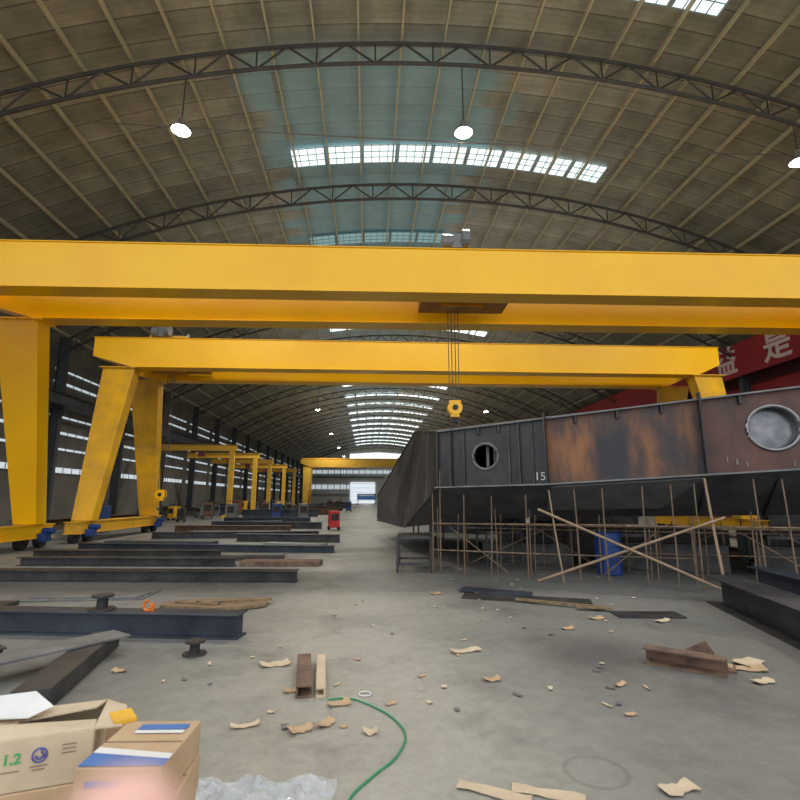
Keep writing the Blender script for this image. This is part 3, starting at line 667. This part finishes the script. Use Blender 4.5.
# ------------------------------------------------------------------ scraps
def scrap(x,y,sx,sy,rz,m_=CARD,curl=.02,lab='torn brown cardboard scrap lying on the floor'):
    g=B(); nx=6; top=[]
    for i in range(nx+1):
        f=i/nx; yy1=-sy/2*(1+random.uniform(-.4,.3)); yy2=sy/2*(1+random.uniform(-.4,.3)); xx=(f-.5)*sx+random.uniform(-.04,.04)*sx
        z=.004+curl*(2*f-1)**2+random.uniform(0,.004)
        top.append(((xx,yy1,z),(xx,yy2,z+random.uniform(0,curl*.4))))
    M=Matrix.Translation((x,y,0))@Matrix.Rotation(rz,4,'Z')
    vs=[];
    for a_,b_ in top: vs+= [M@Vector(a_),M@Vector(b_)]
    n0=len(vs); vs+=[v+Vector((0,0,.004)) for v in vs]
    fs=[]
    for i in range(nx):
        fs.append((2*i,2*i+1,2*i+3,2*i+2)); fs.append((n0+2*i,n0+2*i+2,n0+2*i+3,n0+2*i+1))
        fs.append((2*i,2*i+2,n0+2*i+2,n0+2*i)); fs.append((2*i+1,n0+2*i+1,n0+2*i+3,2*i+3))
    fs.append((0,n0,n0+1,1)); fs.append((2*nx,2*nx+1,n0+2*nx+1,n0+2*nx))
    g.poly(vs,fs); o=g.finish('cardboard_scrap',m_); L(o,lab,'cardboard scrap','floor scraps'); return o
random.seed(5)
for s_ in ((1.05,5.65,.32,.12,.3),(1.13,4.8,.14,.09,.1),(-.45,3.92,.16,.1,.5),(-.88,5.35,.28,.14,.4),(.04,3.85,.10,.08,0),(1.17,8.9,.18,.12,.2),
           (-.28,4.0,.14,.08,.9),(-.85,4.0,.2,.05,.3),(3.62,4.95,.35,.16,-.3),(3.75,5.1,.3,.2,.4),(3.5,4.6,.2,.1,.2),(3.1,7.0,.2,.12,.2),(1.95,8.9,.2,.1,.1),(-2.3,5.25,.12,.08,0),(2.2,4.6,.12,.06,.4),(3.9,6.8,.25,.1,.5),(2.5,6.5,.16,.1,.1),(-.2,4.35,.18,.1,.4),(-.62,4.65,.12,.08,.2)):
    scrap(*s_,m_=random.choice((CARD,CARDW)))
scrap(.72,3.08,.42,.08,-.45,CARDW,.006,'long pale cardboard strip on the floor')
scrap(1.02,3.05,.40,.08,-.35,CARDW,.006,'long pale cardboard strip on the floor')
scrap(1.75,3.05,.2,.1,.2,CARDW,.01)
for i in range(110):
    y=random.uniform(3.8,14); x=random.uniform(-.5,.75)*y*.75
    scrap(x,y,random.uniform(.03,.09),random.uniform(.02,.05),random.uniform(0,3),random.choice((CARD,CARDW,CARDW,GREYP)),.005,'small crumpled litter scrap on the floor')
def cat(pts,n_=8):
    out=[]; P=[Vector(p) for p in pts]; P=[P[0]]+P+[P[-1]]
    for i in range(1,len(P)-2):
        for k_ in range(n_):
            t=k_/n_; a,b2,c2,d2=P[i-1],P[i],P[i+1],P[i+2]
            out.append(.5*((2*b2)+(-a+c2)*t+(2*a-5*b2+4*c2-d2)*t*t+(-a+3*b2-3*c2+d2)*t**3))
    out.append(P[-2]); return out
g=B(); g.tube(cat([(-.30,4.44,.009),(-.2,4.46,.009),(-.04,4.40,.009),(.18,4.12,.009),(.28,3.8,.009),(.2,3.5,.009),(.06,3.3,.009),(-.08,3.05,.009),(-.08,2.7,.009),(-.2,2.3,.009)]),.007,8)
o=g.finish('air_hose',HOSE,smooth=True); L(o,'thin green air hose curving across the floor','hose')
g=B(); g.torus((-.0,4.54,.01),.05,.006,axis=(0,0,1),n=20,k=6); o=g.finish('wire_loop',WHITE); L(o,'small pale wire loop on the floor','wire')
fmz=mat('plastic_film',(0.75,0.78,0.80),(0.62,0.66,0.69),10,rough=0.12,bump=0.6,bscale=18,alpha=.55)
g=B(); nx,ny=60,36; random.seed(9)
vs=[]
for j in range(ny+1):
    for i in range(nx+1):
        x=-.98+.82*i/nx; y=2.75+.56*j/ny+ .04*sin(i*.3); 
        edge=min(i,nx-i,j,ny-j)/9; edge=min(1,edge)
        r1=1-abs(mn.noise(Vector((x*5,y*7,0))))*2; r2=1-abs(mn.noise(Vector((x*11,y*14,3))))*2
        z=.006+edge*(.045*max(0,r1)**3+.025*max(0,r2)**3+.015)
        x+=.03*mn.noise(Vector((x*9,y*9,7))); y+=.04*mn.noise(Vector((x*7,y*7,9)))
        vs.append((x,y,z))
fs=[(j*(nx+1)+i,j*(nx+1)+i+1,(j+1)*(nx+1)+i+1,(j+1)*(nx+1)+i) for j in range(ny) for i in range(nx)]
g.poly(vs,fs); o=g.finish('plastic_film',fmz,smooth=False); L(o,'crumpled clear plastic film sheet on the floor','plastic film')
for p in o.data.polygons: p.use_smooth=True

# ------------------------------------------------------------------ cartons
def quad(g,m0,w_,h_,m=0): g.poly([m0@Vector((-w_/2,-h_/2,.001)),m0@Vector((w_/2,-h_/2,.001)),m0@Vector((w_/2,h_/2,.001)),m0@Vector((-w_/2,h_/2,.001))],[(0,1,2,3)],m)
def carton(cx,cy,z0,w,d,h,rz,m_,lab,openflaps=False,tape=None):
    e=thing('cardboard_carton',(cx,cy,z0),lab,'carton','stacked cartons')
    M=Matrix.Translation((cx,cy,z0))@Matrix.Rotation(rz,4,'Z')
    g=B()
    if openflaps:
        t=.006
        for (c,dm) in (((0,-d/2,h/2),(w,t,h)),((0,d/2,h/2),(w,t,h)),((-w/2,0,h/2),(t,d,h)),((w/2,0,h/2),(t,d,h)),((0,0,t/2),(w,d,t))):
            g.box(M@Vector(c),dm,rz=rz)
        g.finish('carton_body',m_,e)
        for q in (((w/2,-d/2,h),(w/2,d/2,h),(w/2+.07,d/2-.03,h-.02),(w/2+.08,-d/2+.02,h-.01)),((-w/2,-d/2,h),(-w/2,d/2,h),(-w/2+.1,d/2,h+.01),(-w/2+.1,-d/2,h-.015)),
                  ((-w/2,d/2,h),(w/2,d/2,h),(w/2-.02,d/2-.11,h+.015),(-w/2+.02,d/2-.10,h-.01)),((-w/2,-d/2,h),(w/2,-d/2,h),(w/2-.01,-.02,h-.012),(-w/2+.02,-.01,h+.008))):
            f=B(); P=[M@Vector(v) for v in q]
            f.poly(P+[p+Vector((0,0,.005)) for p in P],[(0,1,2,3),(7,6,5,4),(0,4,5,1),(1,5,6,2),(2,6,7,3),(3,7,4,0)]); f.finish('flap',m_,e)
    else:
        g.box(M@Vector((0,0,h/2)),(w,d,h),rz=rz); g.finish('carton_body',m_,e,bevel=.004)
        f=B(); f.box(M@Vector((0,0,h+.001)),(w-.01,.004,.002),rz=rz); f.finish('flap_seam',INKK,e)
    if tape:
        f=B(); f.box(M@Vector((0,0,h+.002)),(w+.004,.04,.002),rz=rz); f.finish('packing_tape',tape,e)
    Rz=Matrix.Rotation(rz,3,'Z'); X=Rz@Vector((1,0,0));Yv=Rz@Vector((0,1,0));Z=Vector((0,0,1))
    front=lambda x,z: basis(M@Vector((x,-d/2-.0045,z)),X,Z,-Yv)
    topf=lambda x,y_: basis(M@Vector((x,y_,h+.0025)),X,Yv,Z)
    return e,front,topf,M
def stack(cx,cy,w,d,rz,top,hh=.2):
    nl=max(1,round(top/hh)); h_=top/nl
    for i in range(nl):
        carton(cx+random.uniform(-.01,.01),cy+random.uniform(-.01,.01),i*h_,w,d,h_-.001,rz+random.uniform(-.03,.03),CARD,'plain brown carton in the lower part of the stack')
rz1=.30
stack(-1.10,1.97,.34,.26,rz1,.70)
e,front,topf,M=carton(-1.10,1.97,.702,.35,.26,.145,rz1,CARDW,'open pale carton printed with green size number and emblem',openflaps=True)
text('1.2',front(-.045,.092),.042,INKG,'printed_number',e,.0008,.001)
g=B()
c0=front(.03,.095)
ax0=c0.to_3x3()@Vector((0,0,1))
g.torus(c0@Vector((0,0,.001)),.020,.0028,axis=ax0,n=20,k=4)
g.torus(c0@Vector((0,0,.001)),.010,.0035,axis=ax0,n=16,k=4,arc=.7)
g.torus(c0@Vector((.006,.004,.001)),.012,.002,axis=ax0,n=16,k=4,arc=.5,a0=2)
g.finish('printed_emblem',INKP,e)
for q,(x,z,w_) in enumerate(((.03,.064,.05),(.03,.054,.035),(.11,.115,.04),(.11,.103,.04),(.11,.091,.04),(-.045,.058,.05))):
    g=B(); quad(g,front(x,z),w_,.003); g.finish('printed_line',INKK,e)
stack(-.685,1.83,.25,.30,.06,.62)
carton(-.685,1.83,.622,.25,.30,.11,.06,CARD,'closed brown carton beneath a printed carton')
e,front,topf,M=carton(-.70,1.82,.733,.25,.31,.105,-.04,CARD,'brown carton with blue and white printed top')
g=B(); quad(g,front(-.04,.065),.10,.018); g.finish('blue_print',INKB,e)
g=B(); g.poly([topf(0,0)@Vector(v) for v in ((-.12,-.15,0),(.125,-.15,0),(.125,-.11,0),(-.12,-.07,0))],[(0,1,2,3)]); g.finish('blue_print',INKB,e)
g=B(); g.poly([topf(0,0)@Vector(v) for v in ((-.12,-.07,0),(.125,-.11,0),(.125,-.08,0),(-.12,-.035,0))],[(0,1,2,3)]); g.finish('white_print',WHITE,e)
g=B(); quad(g,topf(.02,.10),.16,.04); g.finish('blue_print',INKB,e)
g=B(); quad(g,topf(.02,.065),.16,.022); g.finish('white_print',WHITE,e)
stack(-1.50,2.25,.3,.3,.2,.60)
e,front,topf,M=carton(-1.50,2.25,.602,.3,.3,.15,.2,CARDW,'pale carton with a red and white label on top')
g=B(); quad(g,topf(.04,-.04),.16,.12); g.finish('red_label',RED,e)
g=B(); m0=topf(.04,-.04)@Matrix.Translation((0,0,.001)); quad(g,m0,.10,.03); g.finish('white_label',WHITE,e)
for k_,z_ in enumerate((0,.201,.402)):
    carton(-1.12,2.36,z_,.3,.28,.2,.4-.05*k_,CARD,'plain brown carton in the lower part of the stack')
e,front,topf,M=carton(-1.12,2.36,.603,.26,.24,.1,.5,CARD,'small carton with red printed top tucked behind the stack')
g=B(); quad(g,topf(-.02,-.03),.18,.10); g.finish('red_print',RED,e)
# torn printed sheets on the open carton
e=thing('torn_carton_flap',(-1.2,1.98,.86),'torn red and white printed carton flap on the open carton','carton flap')
P=[Vector(v) for v in ((-1.32,1.94,.868),(-1.14,1.95,.866),(-1.10,2.02,.876),(-1.20,2.08,.905),(-1.33,2.05,.90))]
g=B(); g.poly(P+[p+Vector((0,0,.003)) for p in P],[(4,3,2,1,0),(5,6,7,8,9)]+[(i,(i+1)%5,(i+1)%5+5,i+5) for i in range(5)]); g.finish('flap_sheet',WHITE,e)
g=B(); g.poly([(-1.31,1.955,.8725),(-1.20,1.96,.8715),(-1.20,2.0,.880),(-1.31,2.0,.887)],[(0,1,2,3)]); g.finish('red_print',RED,e)
g=B(); g.box((-.85,2.0,.845),(.07,.1,.012),rz=.6); o=g.finish('yellow_paper_wrap',YEL2); L(o,'folded yellow paper wrap between cartons','paper')

# ------------------------------------------------------------------ clutter: machines
def welder(x,y,m_,lab,s=1.0,rz=0):
    e=thing('welding_machine',(x,y,0),lab,'machine','workshop machines')
    M=Matrix.Translation((x,y,0))@Matrix.Rotation(rz,4,'Z')
    g=B(); g.box(M@Vector((0,0,.5*s)),(.45*s,.7*s,.75*s),rz=rz); g.finish('casing',m_,e,bevel=.03)
    g=B(); g.box(M@Vector((0,-.36*s,.6*s)),(.34*s,.02,.3*s),rz=rz); g.finish('control_panel',BLACK,e)
    g=B(); g.tube([M@Vector(q) for q in ((-.2*s,-.3*s,.88*s),(-.2*s,-.3*s,1.0*s),(.2*s,-.3*s,1.0*s),(.2*s,-.3*s,.88*s))],.02*s,6); g.finish('handle',STEEL,e)
    for sx in(-1,1):
        for sy in(-1,1):
            g=B(); g.cyl(M@Vector((sx*.22*s-.03,sy*.25*s,.1*s)),M@Vector((sx*.22*s+.03,sy*.25*s,.1*s)),.1*s,n=14); g.finish('wheel',BLACK,e)
welder(-1.7,26.5,RED,'red welding machine on small wheels',1.1,.2)
random.seed(21)
pal=(BLUE,YEL2,DRED,GREYP,STEEL,GREYP,RUSTY,STEEL)
for i in range(24):
    y=25.5+i*2.6; x=-12.7-(i%2)*1.3+random.uniform(-.2,.2)
    welder(x,y,pal[(i*5)%8],'wheeled workshop welding machine among floor stock',random.uniform(1,1.6),random.uniform(-.3,.3))
for (x,y,k_) in ((-2.2,60,0),(1.2,44,3),(2.0,58,5),(-4,72,4),(-6,82,2),(3,75,0),(-7,46.3,5),(-6.5,37.5,0),(-9.3,36,3),(-9.4,47.5,6),(-9.5,55.6,1),(-4.4,35.5,3)):
    welder(x,y,pal[k_],'wheeled workshop machine standing on the hall floor',1.4,random.uniform(0,.5))
for i in range(14):
    y=39.7+i*5.1; x=-6.3+1.2*((i*7)%3-1)
    if abs(y-90)<6: continue
    beam_obj('I',(x-2.0,y,0),(x+2.0,y+.4,0),random.uniform(.4,.9),.6,random.choice((STEEL,RUSTY,STEELB)),'heap of dark steel stock on the hall floor')
for i in range(8):
    y=27+i*6.1
    beam_obj('I',(-16.2,y,0),(-15.9,y+4.5,0),random.uniform(.5,1.2),.5,random.choice((STEEL,RUSTY,STEELB)),'dark steel stock stacked along the side wall')

# ------------------------------------------------------------------ camera
th=radians(11.1); ps=radians(3.66)
cam=bpy.data.cameras.new('camera'); cam.lens=22.5; cam.sensor_width=36; cam.clip_start=.01; cam.clip_end=400
co=bpy.data.objects.new('camera',cam); COL.objects.link(co); co.location=(0,0,1.6); co.rotation_euler=(pi/2+th,0,-ps)
scene.camera=co
cam.dof.use_dof=True; cam.dof.focus_distance=9; cam.dof.aperture_fstop=4.5

# ------------------------------------------------------------------ hand reaching up by the lens
def hand():
    MW=Matrix.Translation((0,0,1.6))@(Matrix.Rotation(-ps,4,'Z')@Matrix.Rotation(pi/2+th,4,'X'))
    nodes=[];edges=[];rad=[]
    def add(p,r,par=None):
        nodes.append(MW@Vector(p)); rad.append(r)
        if par is not None: edges.append((par,len(nodes)-1))
        return len(nodes)-1
    w_=add((-.045,-.22,-.03),.026)
    fa=add((-.05,-.33,-.01),.03,w_); fb=add((-.06,-.46,.03),.038,fa)
    pm=add((-.05,-.175,-.045),.030,w_)
    m1=add((-.036,-.140,-.056),.012,pm); a=add((-.034,-.105,-.062),.0098,m1); a=add((-.0342,-.078,-.064),.0094,a); a=add((-.0348,-.0555,-.062),.0090,a); a=add((-.0348,-.0468,-.061),.0060,a)
    m2=add((-.054,-.140,-.060),.011,pm); a=add((-.057,-.118,-.074),.0095,m2); a=add((-.058,-.108,-.094),.0088,a); a=add((-.057,-.116,-.112),.0076,a)
    m3=add((-.070,-.146,-.058),.011,pm); a=add((-.075,-.124,-.070),.009,m3); a=add((-.076,-.115,-.090),.0082,a); a=add((-.075,-.123,-.106),.0072,a)
    m4=add((-.085,-.156,-.052),.010,pm); a=add((-.092,-.136,-.062),.0078,m4); a=add((-.093,-.129,-.080),.007,a); a=add((-.091,-.136,-.093),.0065,a)
    t1=add((-.028,-.178,-.055),.014,pm); a=add((-.012,-.155,-.075),.0105,t1); a=add((-.010,-.135,-.092),.009,a)
    cen=MW@Vector((-.05,-.46,.03))
    me=bpy.data.meshes.new('person'); me.from_pydata([p-cen for p in nodes],edges,[])
    o=bpy.data.objects.new('person',me); o.location=cen; COL.objects.link(o); me.materials.append(SKIN)
    sk=o.modifiers.new('skin','SKIN'); sk.use_smooth_shade=True
    sv=me.skin_vertices[0].data
    for i,r_ in enumerate(rad): sv[i].radius=(r_,r_)
    sv[0].use_root=True
    sb=o.modifiers.new('sub','SUBSURF'); sb.levels=2; sb.render_levels=2
    L(o,"photographer's bare hand with raised fingertip close to the lens",'person')
hand()

# ------------------------------------------------------------------ world
wd=bpy.data.worlds.new('world'); scene.world=wd; wd.use_nodes=True
bg=wd.node_tree.nodes['Background']; bg.inputs[0].default_value=(0.93,0.96,1.0,1); bg.inputs[1].default_value=1.6
scene.view_settings.view_transform='Standard'
scene.view_settings.exposure=0.0
